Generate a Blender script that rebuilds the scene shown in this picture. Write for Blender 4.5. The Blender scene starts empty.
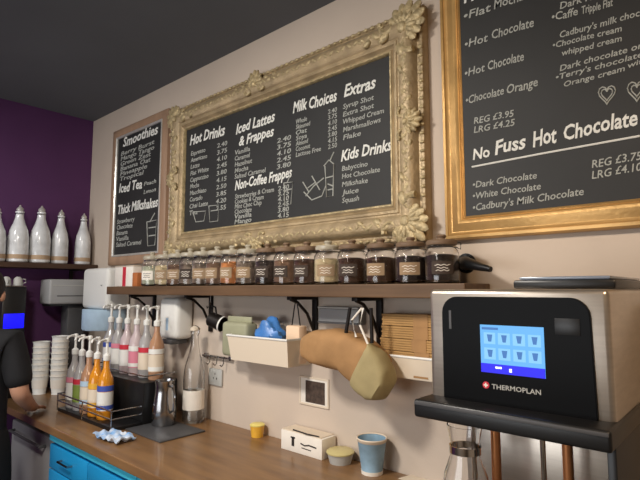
import bpy, bmesh, math, random
from mathutils import Vector, Matrix
random.seed(7)
PI = math.pi
SC = bpy.context.scene
COL = SC.collection

# ------------------------------------------------------------------ camera model
CAM = Vector((3.82, -1.70, 1.65))
F = 498.0
RX = Vector((0.7471, 0.0664, 0.6613)); RY = Vector((0.6647, -0.0746, -0.7434))
_a = Vector((-563, -50, -F)).normalized(); _b = Vector((445, -50, -F)).normalized()
AX = -_a; AZ = AX.cross(_b).normalized(); AY = AZ.cross(AX)
ROT = Matrix((AX, AY, AZ))                       # camera -> world


def ray(px, py):
    return ROT @ Vector((px - 320, 240 - py, -F))


def aty(px, py, y):
    d = ray(px, py)
    return CAM + d * ((y - CAM.y) / d.y)


def atz(px, py, z):
    d = ray(px, py)
    return CAM + d * ((z - CAM.z) / d.z)


def xat(px, y, py=285):
    return aty(px, py, y).x


# ------------------------------------------------------------------ materials
def srgb(r, g, b):
    f = lambda c: (c / 255) / 12.92 if c <= 10 else ((c / 255 + 0.055) / 1.055) ** 2.4
    return (f(r), f(g), f(b), 1)


def mat(name, col, rough=0.5, metal=0.0, noise=0.0, scale=12, bump=0.0, bscale=40, trans=0.0, emit=None, estr=0.0, col2=None, coat=0.0, ior=1.45, stretch=None):
    m = bpy.data.materials.new(name); m.use_nodes = True
    nt = m.node_tree; p = nt.nodes['Principled BSDF']
    p.inputs['Base Color'].default_value = col
    p.inputs['Roughness'].default_value = rough
    p.inputs['Metallic'].default_value = metal
    p.inputs['Transmission Weight'].default_value = trans
    p.inputs['Coat Weight'].default_value = coat
    p.inputs['IOR'].default_value = ior
    if emit:
        p.inputs['Emission Color'].default_value = emit
        p.inputs['Emission Strength'].default_value = estr
    tc = nt.nodes.new('ShaderNodeTexCoord')
    src = tc.outputs['Object']
    if stretch:
        mp = nt.nodes.new('ShaderNodeMapping'); mp.inputs['Scale'].default_value = stretch
        nt.links.new(src, mp.inputs['Vector']); src = mp.outputs['Vector']
    if noise or col2:
        n = nt.nodes.new('ShaderNodeTexNoise'); n.inputs['Scale'].default_value = scale; n.inputs['Detail'].default_value = 5
        nt.links.new(src, n.inputs['Vector'])
        r = nt.nodes.new('ShaderNodeValToRGB')
        c2 = col2 or tuple(min(1, c * (1 + noise)) for c in col[:3]) + (1,)
        c1 = col if col2 else tuple(c * (1 - noise) for c in col[:3]) + (1,)
        r.color_ramp.elements[0].color = c1; r.color_ramp.elements[1].color = c2
        r.color_ramp.elements[0].position = .33; r.color_ramp.elements[1].position = .67
        nt.links.new(n.outputs['Fac'], r.inputs['Fac']); nt.links.new(r.outputs['Color'], p.inputs['Base Color'])
    if bump:
        n = nt.nodes.new('ShaderNodeTexNoise'); n.inputs['Scale'].default_value = bscale; n.inputs['Detail'].default_value = 4
        nt.links.new(src, n.inputs['Vector'])
        bp = nt.nodes.new('ShaderNodeBump'); bp.inputs['Strength'].default_value = bump; bp.inputs['Distance'].default_value = 0.01
        nt.links.new(n.outputs['Fac'], bp.inputs['Height']); nt.links.new(bp.outputs['Normal'], p.inputs['Normal'])
    return m


M = dict(
    wall=mat('wall_paint', srgb(198, 183, 168), .8, noise=.035, scale=3, bump=.05, bscale=60),
    purple=mat('purple_paint', srgb(84, 45, 90), .7, noise=.06, scale=3),
    ceiling=mat('ceiling_paint', srgb(98, 101, 106), .85, noise=.04, scale=2),
    floor=mat('floor_vinyl', srgb(92, 84, 76), .5, noise=.1, scale=5),
    plain=mat('far_wall_paint', srgb(186, 174, 160), .85, noise=.04, scale=3),
    dim=mat('dark_recess', srgb(20, 18, 17), .8),
    board=mat('chalkboard', srgb(38, 38, 38), .62, noise=.14, scale=4, col2=None),
    chalk=mat('chalk_white', srgb(222, 222, 216), .9, noise=.06, scale=80),
    chalk_dim=mat('chalk_thin', srgb(168, 170, 164), .9, noise=.10, scale=90),
    champ=mat('champagne_gilding', srgb(164, 144, 112), .45, .3, noise=.2, scale=14, bump=.35, bscale=70),
    champ_orn=mat('worn_gilding', srgb(178, 160, 122), .45, .25, noise=.3, scale=40, bump=.5, bscale=90),
    gold=mat('bright_gilding', srgb(196, 156, 98), .36, .55, noise=.14, scale=9, bump=.1, bscale=60),
    silver=mat('silver_lining', srgb(214, 212, 205), .3, .5, noise=.1, scale=20),
    oakframe=mat('tan_frame_wood', srgb(158, 128, 104), .5, noise=.14, scale=14, stretch=(1, 1, .2)),
    shelf=mat('shelf_wood', srgb(96, 72, 50), .55, noise=.22, scale=9, stretch=(.3, 4, 4)),
    counter=mat('counter_wood', srgb(112, 82, 54), .36, col2=srgb(136, 102, 66), scale=5, stretch=(.5, 4, 4), coat=.15),
    iron=mat('black_iron', srgb(32, 27, 25), .45, .5),
    black=mat('black_plastic', srgb(22, 22, 23), .35),
    gloss=mat('gloss_black', srgb(10, 10, 11), .28, ior=1.14),
    dgrey=mat('dark_grey_plastic', srgb(72, 72, 74), .45),
    grey=mat('grey_plastic', srgb(150, 150, 150), .45),
    lgrey=mat('light_grey_plastic', srgb(176, 176, 172), .5),
    white=mat('white_plastic', srgb(226, 226, 222), .4),
    cream=mat('cream_plastic', srgb(218, 204, 184), .5),
    paperw=mat('white_card', srgb(232, 226, 216), .8, noise=.03, scale=20),
    steel=mat('brushed_steel', srgb(190, 180, 168), .3, .85, noise=.06, scale=16, stretch=(.2, 1, 8)),
    steeld=mat('polished_steel', srgb(170, 170, 172), .18, 1.0),
    chrome=mat('chrome', srgb(214, 210, 204), .12, 1.0),
    copper=mat('copper_pipe', srgb(222, 150, 98), .35, .7),
    glass=mat('clear_glass', (1, 1, 1, 1), .03, trans=1.0),
    frost=mat('cloudy_glass', srgb(222, 224, 226), .2, trans=.06, noise=.2, scale=10, coat=.5),
    kraft=mat('kraft_paper', srgb(160, 122, 80), .8, noise=.10, scale=14, bump=.3, bscale=18),
    kraftl=mat('pale_kraft', srgb(172, 134, 84), .8, noise=.10, scale=16),
    olive=mat('pale_olive_paper', srgb(158, 144, 104), .8, noise=.08, scale=14, bump=.25, bscale=18),
    blue=mat('blue_plastic_bag', srgb(70, 126, 196), .35, noise=.2, scale=16, bump=.4, bscale=25),
    pblue=mat('pale_blue_paper', srgb(176, 202, 224), .7, noise=.06, scale=20),
    teal=mat('turquoise_lacquer', srgb(30, 140, 196), .32, noise=.05, scale=5),
    tealedge=mat('turquoise_edge', srgb(70, 190, 222), .3),
    red=mat('red_print', srgb(196, 44, 62), .6),
    pink=mat('pink_print', srgb(214, 130, 150), .6),
    green=mat('green_print', srgb(120, 140, 62), .6),
    dblue=mat('blue_print', srgb(62, 84, 170), .6),
    amber=mat('amber_syrup', srgb(212, 138, 34), .12, noise=.1, scale=9, coat=.5),
    tan=mat('caramel_syrup', srgb(176, 134, 104), .15, noise=.08, scale=9, coat=.5),
    clearsyr=mat('clear_syrup', srgb(190, 188, 188), .12, trans=.3, coat=.5),
    pinksyr=mat('rose_syrup', srgb(214, 196, 198), .14, trans=.2, coat=.5),
    yellow=mat('yellow_plastic', srgb(222, 170, 60), .35, noise=.08, scale=20),
    ink=mat('dark_ink', srgb(40, 34, 32), .7),
    sack=mat('brown_print', srgb(74, 60, 52), .8, noise=.35, scale=60),
    cloth=mat('black_cotton', srgb(17, 17, 21), .85, bump=.2, bscale=30),
    trouser=mat('black_trouser_cloth', srgb(12, 12, 13), .9),
    skin=mat('skin', srgb(196, 148, 122), .5, noise=.05, scale=10),
    hair=mat('dark_hair', srgb(34, 24, 20), .6, bump=.6, bscale=80),
    screen_bg=mat('screen_glow', srgb(10, 18, 30), .4, emit=srgb(104, 184, 248), estr=1.0),
    screen_lt=mat('screen_tile_glow', srgb(10, 20, 30), .4, emit=srgb(140, 208, 255), estr=1.0),
    screen_dk=mat('screen_icon', srgb(8, 12, 20), .4, emit=srgb(64, 126, 200), estr=.9),
    screen_bar=mat('screen_bar_glow', srgb(4, 4, 20), .4, emit=srgb(30, 16, 250), estr=1.0),
    led=mat('display_blue_glow', srgb(4, 4, 20), .4, emit=srgb(20, 16, 255), estr=1.6),
    white_glow=mat('screen_text_glow', srgb(230, 240, 255), .4, emit=srgb(220, 235, 255), estr=1.0),
)

# ------------------------------------------------------------------ shape helpers
def box(bm, x0, x1, y0, y1, z0, z1, bev=0.0, seg=2):
    g = bmesh.ops.create_cube(bm, size=1)
    vs = g['verts']
    for v in vs:
        v.co = Vector((x0 + (v.co.x + .5) * (x1 - x0), y0 + (v.co.y + .5) * (y1 - y0), z0 + (v.co.z + .5) * (z1 - z0)))
    if bev:
        es = list({e for v in vs for e in v.link_edges})
        bmesh.ops.bevel(bm, geom=es, offset=bev, segments=seg, affect='EDGES', profile=.5)
    return bm


def lathe(bm, prof, n=28, c=(0, 0, 0)):
    rings = []
    for r, z in prof:
        if r < 1e-5:
            rings.append([bm.verts.new((c[0], c[1], c[2] + z))])
        else:
            rings.append([bm.verts.new((c[0] + r * math.cos(2 * PI * i / n), c[1] + r * math.sin(2 * PI * i / n), c[2] + z)) for i in range(n)])
    for a, b in zip(rings, rings[1:]):
        if len(a) == 1 and len(b) == 1:
            continue
        for i in range(n):
            j = (i + 1) % n
            if len(a) == 1: bm.faces.new((a[0], b[j], b[i]))
            elif len(b) == 1: bm.faces.new((a[i], a[j], b[0]))
            else: bm.faces.new((a[i], a[j], b[j], b[i]))
    return bm


def tube(bm, pts, r, n=8, closed=False):
    pts = [Vector(p) for p in pts]
    rr = r if isinstance(r, (list, tuple)) else [r] * len(pts)
    rings = []
    for i, p in enumerate(pts):
        a = pts[i - 1] if i or closed else p
        b = pts[(i + 1) % len(pts)] if i < len(pts) - 1 or closed else p
        t = (b - a).normalized()
        u = t.cross(Vector((0, 0, 1)))
        if u.length < .15: u = t.cross(Vector((0, 1, 0)))
        u.normalize(); w = t.cross(u).normalized()
        rings.append([bm.verts.new(p + (u * math.cos(2 * PI * k / n) + w * math.sin(2 * PI * k / n)) * rr[i]) for k in range(n)])
    m = len(rings)
    for i in range(m if closed else m - 1):
        a, b = rings[i], rings[(i + 1) % m]
        for k in range(n):
            bm.faces.new((a[k], a[(k + 1) % n], b[(k + 1) % n], b[k]))
    if not closed:
        bm.faces.new(rings[0][::-1]); bm.faces.new(rings[-1])
    return bm


def ball(bm, c, rx, ry=None, rz=None, u=14, v=9, rot=None):
    ry = ry or rx; rz = rz or rx
    g = bmesh.ops.create_uvsphere(bm, u_segments=u, v_segments=v, radius=1)
    for q in g['verts']:
        p = Vector((q.co.x * rx, q.co.y * ry, q.co.z * rz))
        if rot: p = rot @ p
        q.co = p + Vector(c)
    return bm


def prism(bm, poly, y0, y1, bev=0.0):
    """poly of (x, z) extruded from y0 to y1"""
    a = [bm.verts.new((x, y0, z)) for x, z in poly]
    b = [bm.verts.new((x, y1, z)) for x, z in poly]
    n = len(poly)
    fs = [bm.faces.new(a), bm.faces.new(b[::-1])]
    for i in range(n):
        fs.append(bm.faces.new((a[i], b[i], b[(i + 1) % n], a[(i + 1) % n])))
    bmesh.ops.recalc_face_normals(bm, faces=fs)
    if bev:
        es = [e for v in a + b for e in v.link_edges]
        bmesh.ops.bevel(bm, geom=list(set(es)), offset=bev, segments=2, affect='EDGES')
    return bm


def obj(name, bm, m, parent=None, smooth=True):
    bmesh.ops.recalc_face_normals(bm, faces=bm.faces[:])
    me = bpy.data.meshes.new(name); bm.to_mesh(me); bm.free()
    if smooth:
        for p in me.polygons: p.use_smooth = True
        try: me.set_sharp_from_angle(angle=math.radians(38))
        except Exception: pass
    me.materials.append(m)
    o = bpy.data.objects.new(name, me); COL.objects.link(o)
    if parent: o.parent = parent
    return o


def nb(): return bmesh.new()


def tag(o, label, cat, group=None, kind=None):
    o['label'] = label; o['category'] = cat
    if group: o['group'] = group
    if kind: o['kind'] = kind
    return o


def thing(name, label, cat, loc=(0, 0, 0), rz=0, group=None):
    o = bpy.data.objects.new(name, None); COL.objects.link(o)
    o.location = loc; o.rotation_euler = (0, 0, rz); o.empty_display_size = .05
    return tag(o, label, cat, group)


def struct(name, bm, m):
    o = obj(name, bm, m, smooth=False); o['kind'] = 'structure'; return o


def dup(root, loc, rz=None, label=None):
    r = root.copy(); COL.objects.link(r); r.location = loc
    if rz is not None: r.rotation_euler = (0, 0, rz)
    if label: r['label'] = label
    for ch in list(root.children):
        c = ch.copy(); COL.objects.link(c); c.parent = r
        for g in list(ch.children):
            d = g.copy(); COL.objects.link(d); d.parent = c
    return r


# ------------------------------------------------------------------ room
X0, X1, YF, ZC = -0.13, 6.2, -4.4, 3.0
struct('floor', box(nb(), X0 - .1, X1 + .1, YF - .1, .1, -.1, 0), M['floor'])
struct('ceiling', box(nb(), X0 - .1, X1 + .1, YF - .1, .1, ZC, ZC + .1), M['ceiling'])
struct('wall_back', box(nb(), X0 - .1, X1 + .1, 0, .1, 0, ZC), M['wall'])
struct('wall_left', box(nb(), X0 - .1, X0, YF, 0, 0, ZC), M['purple'])
struct('wall_right', box(nb(), X1, X1 + .1, YF, 0, 0, ZC), M['plain'])
struct('wall_front', box(nb(), X0, X1, YF - .1, YF, 0, ZC), M['plain'])

# ------------------------------------------------------------------ text machinery
JOBS = []   # (name, parent, material, y, [(string, x0, x1, z0, z1, height, shear)])


def queue(name, parent, m, y, lines, label=None):
    JOBS.append((name, parent, m, y, lines, label))


def line_px(s, xa, ya, xb, yb, h, y, shear=.15):
    p, q, t = aty(xa, ya, y), aty(xb, yb, y), aty(xa, ya - h, y)
    return (s, p.x, q.x, p.z, q.z, t.z - p.z, shear)


def run_jobs():
    fonts = []
    for ji, (name, parent, m, y, lines, label) in enumerate(JOBS):
        for s, *_r in lines:
            cu = bpy.data.curves.new('t', 'FONT'); cu.body = s; cu.size = 1; cu.resolution_u = 2
            cu.shear = _r[5]; cu.offset = .022 if name == 'menu_heading' else .008
            o = bpy.data.objects.new('t', cu); COL.objects.link(o); fonts.append(o)
    bpy.context.view_layer.update()
    dg = bpy.context.evaluated_depsgraph_get()
    k = 0
    for name, parent, m, y, lines, label in JOBS:
        bm = nb()
        for s, x0, x1, z0, z1, h, sh in lines:
            me = bpy.data.meshes.new_from_object(fonts[k].evaluated_get(dg)); k += 1
            us = [v.co.x for v in me.vertices]
            if us:
                lo, hi = min(us), max(us)
                base = len(bm.verts)
                vs = []
                for v in me.vertices:
                    u = (v.co.x - lo) / max(hi - lo, 1e-6)
                    wob = .04 * h * math.sin(u * 9 + len(s))
                    vs.append(bm.verts.new((x0 + (x1 - x0) * u, y, z0 + (z1 - z0) * u + v.co.y / .72 * h + wob)))
                for p in me.polygons:
                    try: bm.faces.new([vs[i] for i in p.vertices])
                    except ValueError: pass
            bpy.data.meshes.remove(me)
        # give the chalk a hair of thickness
        fs = bm.faces[:]
        r = bmesh.ops.extrude_face_region(bm, geom=fs)
        for g in r['geom']:
            if isinstance(g, bmesh.types.BMVert): g.co.y -= .0008
        o = obj(name, bm, m, parent, smooth=False)
        if label: o['label'] = label
    for o in fonts:
        cu = o.data; bpy.data.objects.remove(o); bpy.data.curves.remove(cu)


# ------------------------------------------------------------------ picture frames
def moulding(bm, x0, x1, z0, z1, prof):
    """prof: (inset from the outer edge, y) – swept round the rectangle with mitres"""
    loops = []
    for d, y in prof:
        loops.append([bm.verts.new((x, y, z)) for x, z in ((x0 + d, z0 + d), (x1 - d, z0 + d), (x1 - d, z1 - d), (x0 + d, z1 - d))])
    for a, b in zip(loops, loops[1:]):
        for i in range(4):
            j = (i + 1) % 4
            bm.faces.new((a[i], a[j], b[j], b[i]))
    return bm


def shell(bm, c, s, ang=0.0, petals=9, spread=PI * 1.05, depth=.020):
    """a carved shell / acanthus cluster lying on the frame front, fan pointing to ang in the xz plane"""
    c = Vector(c)
    for k in range(petals):
        a = ang - spread / 2 + spread * k / (petals - 1)
        L = s * (.92 - .5 * abs(k / (petals - 1) - .5))
        R = Matrix.Rotation(-a, 3, 'Y')
        ball(bm, c + Vector((math.cos(a) * L * .48, -.003 * (k % 2), math.sin(a) * L * .48)), L * .52, depth * .6, s * .17, 10, 6, R)
    for k in range(petals - 2):            # short inner lobes riding on the long ones
        a = ang - spread * .4 + spread * .8 * k / (petals - 3)
        R = Matrix.Rotation(-a, 3, 'Y')
        ball(bm, c + Vector((math.cos(a) * s * .30, -depth * .45, math.sin(a) * s * .30)), s * .24, depth * .45, s * .10, 9, 6, R)
    ball(bm, c + Vector((0, -depth * .35, 0)), s * .2, depth * .7, s * .2, 12, 7)
    for sg in (-1, 1):
        a = ang + sg * PI * .62
        pts = []
        for i in range(12):
            t = i / 11; r = s * (.55 - .4 * t); th = a + sg * t * 3.6
            q = c + Vector((math.cos(a), 0, math.sin(a))) * s * .55
            pts.append(q + Vector((math.cos(th) * r * .6, -.004, math.sin(th) * r * .6)))
        tube(bm, pts, [s * .11 * (1 - .5 * i / 11) for i in range(12)], 6)
    return bm


# --- the wide ornate chalkboard
YB = -.03
main = thing('chalkboard', 'large chalkboard menu in ornate champagne gilt frame with carved shells, above the jars', 'chalkboard', (2.0, 0, 1.84))
OX0, OX1, OZ0, OZ1 = 1.09, 2.885, 1.835, 2.775
IX0, IX1, IZ0, IZ1 = 1.25, 2.742, 1.982, 2.606


def at_root(o, root):
    o.parent = root
    o.matrix_parent_inverse = Matrix.Translation(-Vector(root.location)) if root.rotation_euler.z == 0 else root.matrix_world.inverted()
    return o


W = .158
bm = nb()
moulding(bm, OX0, OX1, OZ0, OZ1, [(0, 0), (0, -.030), (.006, -.040), (.016, -.043), (.022, -.036), (.030, -.037), (.040, -.058), (.060, -.071), (.078, -.070), (.098, -.060), (.108, -.050), (.114, -.050), (.118, -.054), (.128, -.053), (.134, -.044), (W - .018, -.040), (W - .012, -.044), (W - .002, -.040), (W, -.024), (W, -.004)])
at_root(obj('frame', bm, M['champ']), main)
at_root(obj('frame_lining', moulding(nb(), OX0 + W - .010, OX1 - W + .010, OZ0 + W - .010, OZ1 - W + .010, [(0, -.038), (0, -.0465), (.006, -.0475), (.010, -.040), (.010, -.025)]), M['champ_orn']), main)
at_root(obj('writing_panel', box(nb(), IX0 - .012, IX1 + .012, YB, -.004, IZ0 - .012, IZ1 + .012), M['board'], smooth=False), main)
# running leaf carving on the hollow of the moulding
bm = nb()
for (ax, az, bx, bz) in ((OX0, OZ1, OX1, OZ1), (OX0, OZ0, OX1, OZ0), (OX0, OZ0, OX0, OZ1), (OX1, OZ0, OX1, OZ1)):
    L = math.hypot(bx - ax, bz - az); n = int(L / .034)
    inx = 0 if ax != bx else (1 if ax == OX0 else -1); inz = 0 if az != bz else (1 if az == OZ0 else -1)
    for i in range(5, n - 4):
        t = i / n
        p = Vector((ax + (bx - ax) * t, -.066, az + (bz - az) * t)) + Vector((inx * .07, 0, inz * .07))
        a = math.atan2(bz - az, bx - ax) + (.6 if i % 2 else -.6)
        ball(bm, p, .019, .008, .0085, 8, 5, Matrix.Rotation(-a, 3, 'Y'))
        q = Vector((ax + (bx - ax) * t, -.042, az + (bz - az) * t)) + Vector((inx * .013, 0, inz * .013))
        ball(bm, q, .011, .007, .008, 7, 5)
at_root(obj('leaf_pattern', bm, M['champ_orn']), main)
cx, cz = (OX0 + OX1) / 2, (OZ0 + OZ1) / 2
for (x, z, a, s) in ((OX0 + .075, OZ1 - .075, PI * .75, .115), (OX1 - .078, OZ1 - .078, PI * .25, .13), (OX0 + .075, OZ0 + .075, PI * 1.25, .11), (OX1 - .078, OZ0 + .078, -PI * .25, .125),
                     (cx - .08, OZ1 - .062, PI / 2, .09), (cx - .06, OZ0 + .06, -PI / 2, .085), (OX0 + .07, cz + .02, PI, .085), (OX1 - .07, cz, 0, .08)):
    bm = nb(); shell(bm, (x, -.060, z), s, a)
    if s <= .1:  # leaves trailing along the rail to both sides
        u = Vector((1, 0, 0)) if abs(math.cos(a)) < .5 else Vector((0, 0, 1))
        for sg in (-1, 1):
            for k in range(4):
                q = Vector((x, -.060, z)) + u * sg * (.06 + .03 * k) + Vector((math.cos(a), 0, math.sin(a))) * (.012 if k % 2 else -.010)
                ball(bm, q, .024 - .003 * k, .012, .012, 9, 6, Matrix.Rotation((.5 if k % 2 else -.5) + (PI / 2 if u.z else 0), 3, 'Y'))
    if s > .1:   # leaf tongues running along both rails out of the corner
        sx = 1 if x < cx else -1; sz = 1 if z < cz else -1
        for k in range(4):
            ball(bm, (x + sx * (.09 + .042 * k), -.060, z + (.006 if k % 2 else -.012)), .034 - .004 * k, .014, .020 - .003 * k, 9, 6, Matrix.Rotation(.5 * (1 if k % 2 else -1), 3, 'Y'))
            ball(bm, (x + (.006 if k % 2 else -.012), -.060, z + sz * (.09 + .042 * k)), .020 - .003 * k, .014, .034 - .004 * k, 9, 6, Matrix.Rotation(.5 * (1 if k % 2 else -1), 3, 'Y'))
    at_root(obj('corner_ornament' if s > .1 else 'centre_ornament', bm, M['champ_orn']), main)

YT = YB - .0004


def block(parent, rows, xa, ya, xb, yb, xr=None, h=5.0, y=None, prices=None, m='chalk_dim', name='menu_text'):
    """rows between the baseline of the first (ya at xa) and of the last (yb at xa); xb: pixel where the longest row ends"""
    y = y or YT
    p, q = aty(xa, ya, y), aty(xa, yb, y)
    r = aty(xb, ya, y)
    H = aty(xa, ya - h, y).z - p.z
    mx = max(len(s) for s in rows)
    out = []; pr = []
    n = len(rows)
    for i, s in enumerate(rows):
        z = p.z + (q.z - p.z) * i / max(1, n - 1)
        out.append((s, p.x, p.x + (r.x - p.x) * max(.45, len(s) / mx), z, z, H, .15))
        if prices:
            a, b = aty(prices[0], ya, y).x, aty(prices[1], ya, y).x
            pr.append(('%d.%02d' % (2 + (i * 7 % 3), (i * 35 + 40) % 100), a, b, z, z, H * .95, .1))
    queue(name, parent, M[m], y, out)
    if pr: queue('price_column', parent, M[m], y, pr)


def head(parent, s, xa, ya, xb, yb, h, y=None):
    queue('menu_heading', parent, M['chalk'], y or YT, [line_px(s, xa, ya, xb, yb, h, y or YT, .25)])


head(main, 'Hot Drinks', 190, 145, 225, 134.5, 10)
block(main, ['Espresso', 'Americano', 'Latte', 'Flat White', 'Cappuccino', 'Mocha', 'Macchiato', 'Cortado', 'Chai Latte', 'Tea'], 191, 156, 209, 215, h=4.4, prices=(217, 227))
head(main, 'Iced Lattes', 236, 134, 275, 121, 10)
head(main, '& Frappes', 239, 146, 274, 135, 9.5)
block(main, ['Vanilla', 'Caramel', 'Hazelnut', 'Mocha', 'Salted Caramel'], 235, 155, 266, 179, h=4.6, prices=(277, 291))
head(main, 'Non-Coffee Frappes', 235, 190, 292, 177, 9.5)
block(main, ['Strawberries & Cream', 'Cookies & Cream', 'Mint Choc Chip', 'Chocolate', 'Vanilla', 'Mango'], 235, 199, 274, 224, h=4.6, prices=(278, 289))
head(main, 'Milk Choices', 293, 113, 337, 101, 11)
block(main, ['Whole', 'Skimmed', 'Oat', 'Soya', 'Almond', 'Coconut', 'Lactose Free'], 296, 124, 321, 157, h=4.6, prices=(328, 337))
head(main, 'Extras', 344, 97, 376, 88, 12)
block(main, ['Syrup Shot', 'Extra Shot', 'Whipped Cream', 'Marshmallows', 'Flake'], 343, 109, 384, 140, h=5)
head(main, 'Kids Drinks', 341, 161, 392, 150, 11)
block(main, ['Babyccino', 'Hot Chocolate', 'Milkshake', 'Juice', 'Squash'], 342, 171, 380, 203, h=5)


def sketch(parent, strokes, y, r=.0022, name='chalk_drawing', m='chalk_dim'):
    bm = nb()
    for st in strokes:
        tube(bm, [(p.x, y - .0008, p.z) for p in (aty(px, py, y) for px, py in st)], r, 5)
    obj_ = obj(name, bm, M[m]); at_root(obj_, parent)
    return obj_


# drawings: tall shake glass, splash of beans and leaves, little cups
sketch(main, [[(325, 166), (327, 197), (333, 196), (334, 164)], [(324, 166), (329, 160), (334, 164)], [(330, 161), (334, 152)], [(326, 178), (334, 176)], [(328, 184), (333, 186)], [(328, 190), (333, 189)],
              [(306, 196), (314, 186), (324, 178)], [(308, 188), (316, 182)], [(304, 192), (312, 200), (322, 196), (326, 186)], [(312, 176), (320, 190)], [(303, 182), (309, 192)]], YT, .003)
sketch(main, [[(284, 183), (285, 205), (291, 204), (293, 182), (284, 183)], [(286, 190), (292, 189)], [(287, 183), (291, 174)]], YT, .0028)
sketch(main, [[(209, 206), (210, 222), (218, 221), (219, 205), (209, 206)], [(193, 212), (196, 222), (204, 221), (206, 211), (193, 212)], [(211, 211), (218, 210)]], YT, .0028)

# --- narrow chalkboard near the corner
left = thing('chalkboard', 'narrow chalkboard menu in thin tan frame with silver lining, nearest the purple wall', 'chalkboard', (.64, 0, 1.83))
lx0, lx1, lz0, lz1 = .352, .945, 1.90, 2.745
LW = .075
at_root(obj('frame', moulding(nb(), lx0 - LW, lx1 + LW, lz0 - LW, lz1 + LW, [(0, 0), (0, -.022), (.008, -.030), (.03, -.034), (.052, -.030), (.062, -.026)]), M['oakframe']), left)
at_root(obj('frame_lining', moulding(nb(), lx0 - .016, lx1 + .016, lz0 - .016, lz1 + .016, [(0, -.020), (0, -.031), (.006, -.034), (.014, -.028), (.016, -.012)]), M['silver']), left)
at_root(obj('writing_panel', box(nb(), lx0 - .005, lx1 + .005, -.020, -.003, lz0 - .005, lz1 + .005), M['board'], smooth=False), left)
YL = -.0204
queue('menu_heading', left, M['chalk'], YL, [line_px('Smoothies', 123, 147, 158, 133, 9, YL, .2)])
block(left, ['Berry Burst', 'Mango Tango', 'Green Zest', 'Banana Oat', 'Pineapple', 'Tropical'], 121, 156, 154, 181, h=4.2, y=YL)
queue('menu_heading', left, M['chalk'], YL, [line_px('Iced Tea', 119, 193, 142, 188, 9, YL, .2)])
queue('menu_heading', left, M['chalk'], YL, [line_px('Thick Milkshakes', 118, 214, 158, 206, 9, YL, .2)])
block(left, ['Peach', 'Lemon'], 144, 186, 156, 194, h=4, y=YL)
block(left, ['Strawberry', 'Chocolate', 'Banana', 'Vanilla', 'Salted Caramel'], 117, 224, 142, 247, h=4.4, y=YL)
sketch(left, [[(147, 222), (148, 246), (155, 245), (157, 220), (147, 222)], [(149, 228), (156, 227)], [(150, 222), (155, 213)], [(149, 236), (156, 235)]], YL, .004)

# --- gold framed board over the coffee machine
right = thing('chalkboard', 'hot chocolate chalkboard menu in plain bright gold frame above the coffee machine', 'chalkboard', (3.4, 0, 1.845))
rx0, rx1, rz0, rz1 = 3.036, 3.76, 1.906, 2.90
RW = .084
at_root(obj('frame', moulding(nb(), rx0 - RW, rx1 + RW, rz0 - RW + .008, rz1 + RW, [(0, 0), (0, -.026), (.006, -.036), (.016, -.038), (.021, -.031), (.030, -.028), (.046, -.036), (.058, -.041), (.068, -.037), (.073, -.030), (.078, -.033), (RW - .001, -.029), (RW, -.01)]), M['gold']), right)
at_root(obj('writing_panel', box(nb(), rx0 - .008, rx1 + .008, -.028, -.004, rz0 - .004, rz1 + .008), M['board'], smooth=False), right)
YR = -.0284


def rline(*rows, m='chalk_dim', name='menu_text'):
    queue(name, right, M[m], YR, [line_px(s, a, b, c, d, h, YR, .15) for s, a, b, c, d, h in rows])


rline(('Hot Drinks', 464, 3, 540, -22, 11), m='chalk', name='menu_heading')
rline(('•Flat', 464, 20, 491, 11, 8), ('Mocha', 494, 9, 524, 0, 9))
rline(('•Hot', 465, 48, 488, 41, 8), ('Chocolate', 492, 39, 534, 26, 9))
rline(('•Hot', 465, 77, 485, 71, 8), ('Chocolate', 488, 70, 524, 60, 9))
rline(('•Chocolate', 466, 104, 504, 94, 8), ('Orange', 507, 94, 538, 86, 9))
rline(('REG £3.95', 474, 124, 514, 116, 6.5), ('LRG £4.25', 474, 133, 515, 125, 6.5))
queue('menu_heading', right, M['chalk'], YR, [line_px(s, a, b, c, d, h, YR, .15) for s, a, b, c, d, h in (('No', 473, 160, 490, 156.5, 11), ('Fuss', 495, 154.5, 526, 147.5, 14), ('Hot', 533, 147, 557, 141.5, 16), ('Chocolate', 564, 140, 638, 124, 15))])
at_root(obj('underline', tube(nb(), [aty(472, 167, YR), aty(540, 154, YR), aty(640, 136, YR)], .0035, 6), M['chalk']), right)
rline(('•Dark Chocolate', 473, 188, 537, 178, 6.5), ('•White Chocolate', 473, 199, 541, 189, 6.5), ('•Cadbury\'s Milk Chocolate', 473, 211, 584, 195, 7))
rline(('REG £3.75', 592, 168, 642, 159, 8), ('LRG £4.10', 592, 179, 642, 170, 8))
rline(('Dark Roast', 560, 9, 612, -6, 7), ('•Caffe', 552, 21, 578, 15, 8), ('Tripple Flat', 582, 14, 613, 6, 8))
rline(('Cadbury\'s milk choc', 560, 38, 640, 16, 6.5), ('•Chocolate cream', 553, 48, 622, 31, 6), ('whipped cream', 562, 56, 622, 41, 6))
rline(('Dark chocolate or', 560, 71, 643, 48, 6), ('•Terry\'s chocolate', 556, 80, 643, 57, 5.5), ('Orange cream', 564, 87, 625, 71, 5.5), ('with', 628, 68, 648, 62, 5.5))


def heart(cx, cy, s):
    return [(cx + s * .95 * (math.sin(t) ** 3), cy - s * .07 * (13 * math.cos(t) - 5 * math.cos(2 * t) - 2 * math.cos(3 * t) - math.cos(4 * t)) - s * .12 * math.sin(t) ** 3) for t in [2 * PI * i / 20 for i in range(21)]]


sketch(right, [heart(607, 94, 9), heart(607, 94, 6)], YR, .002, 'chalk_heart')
sketch(right, [heart(637, 90, 10), heart(637, 90, 6)], YR, .002, 'chalk_heart')

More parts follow.
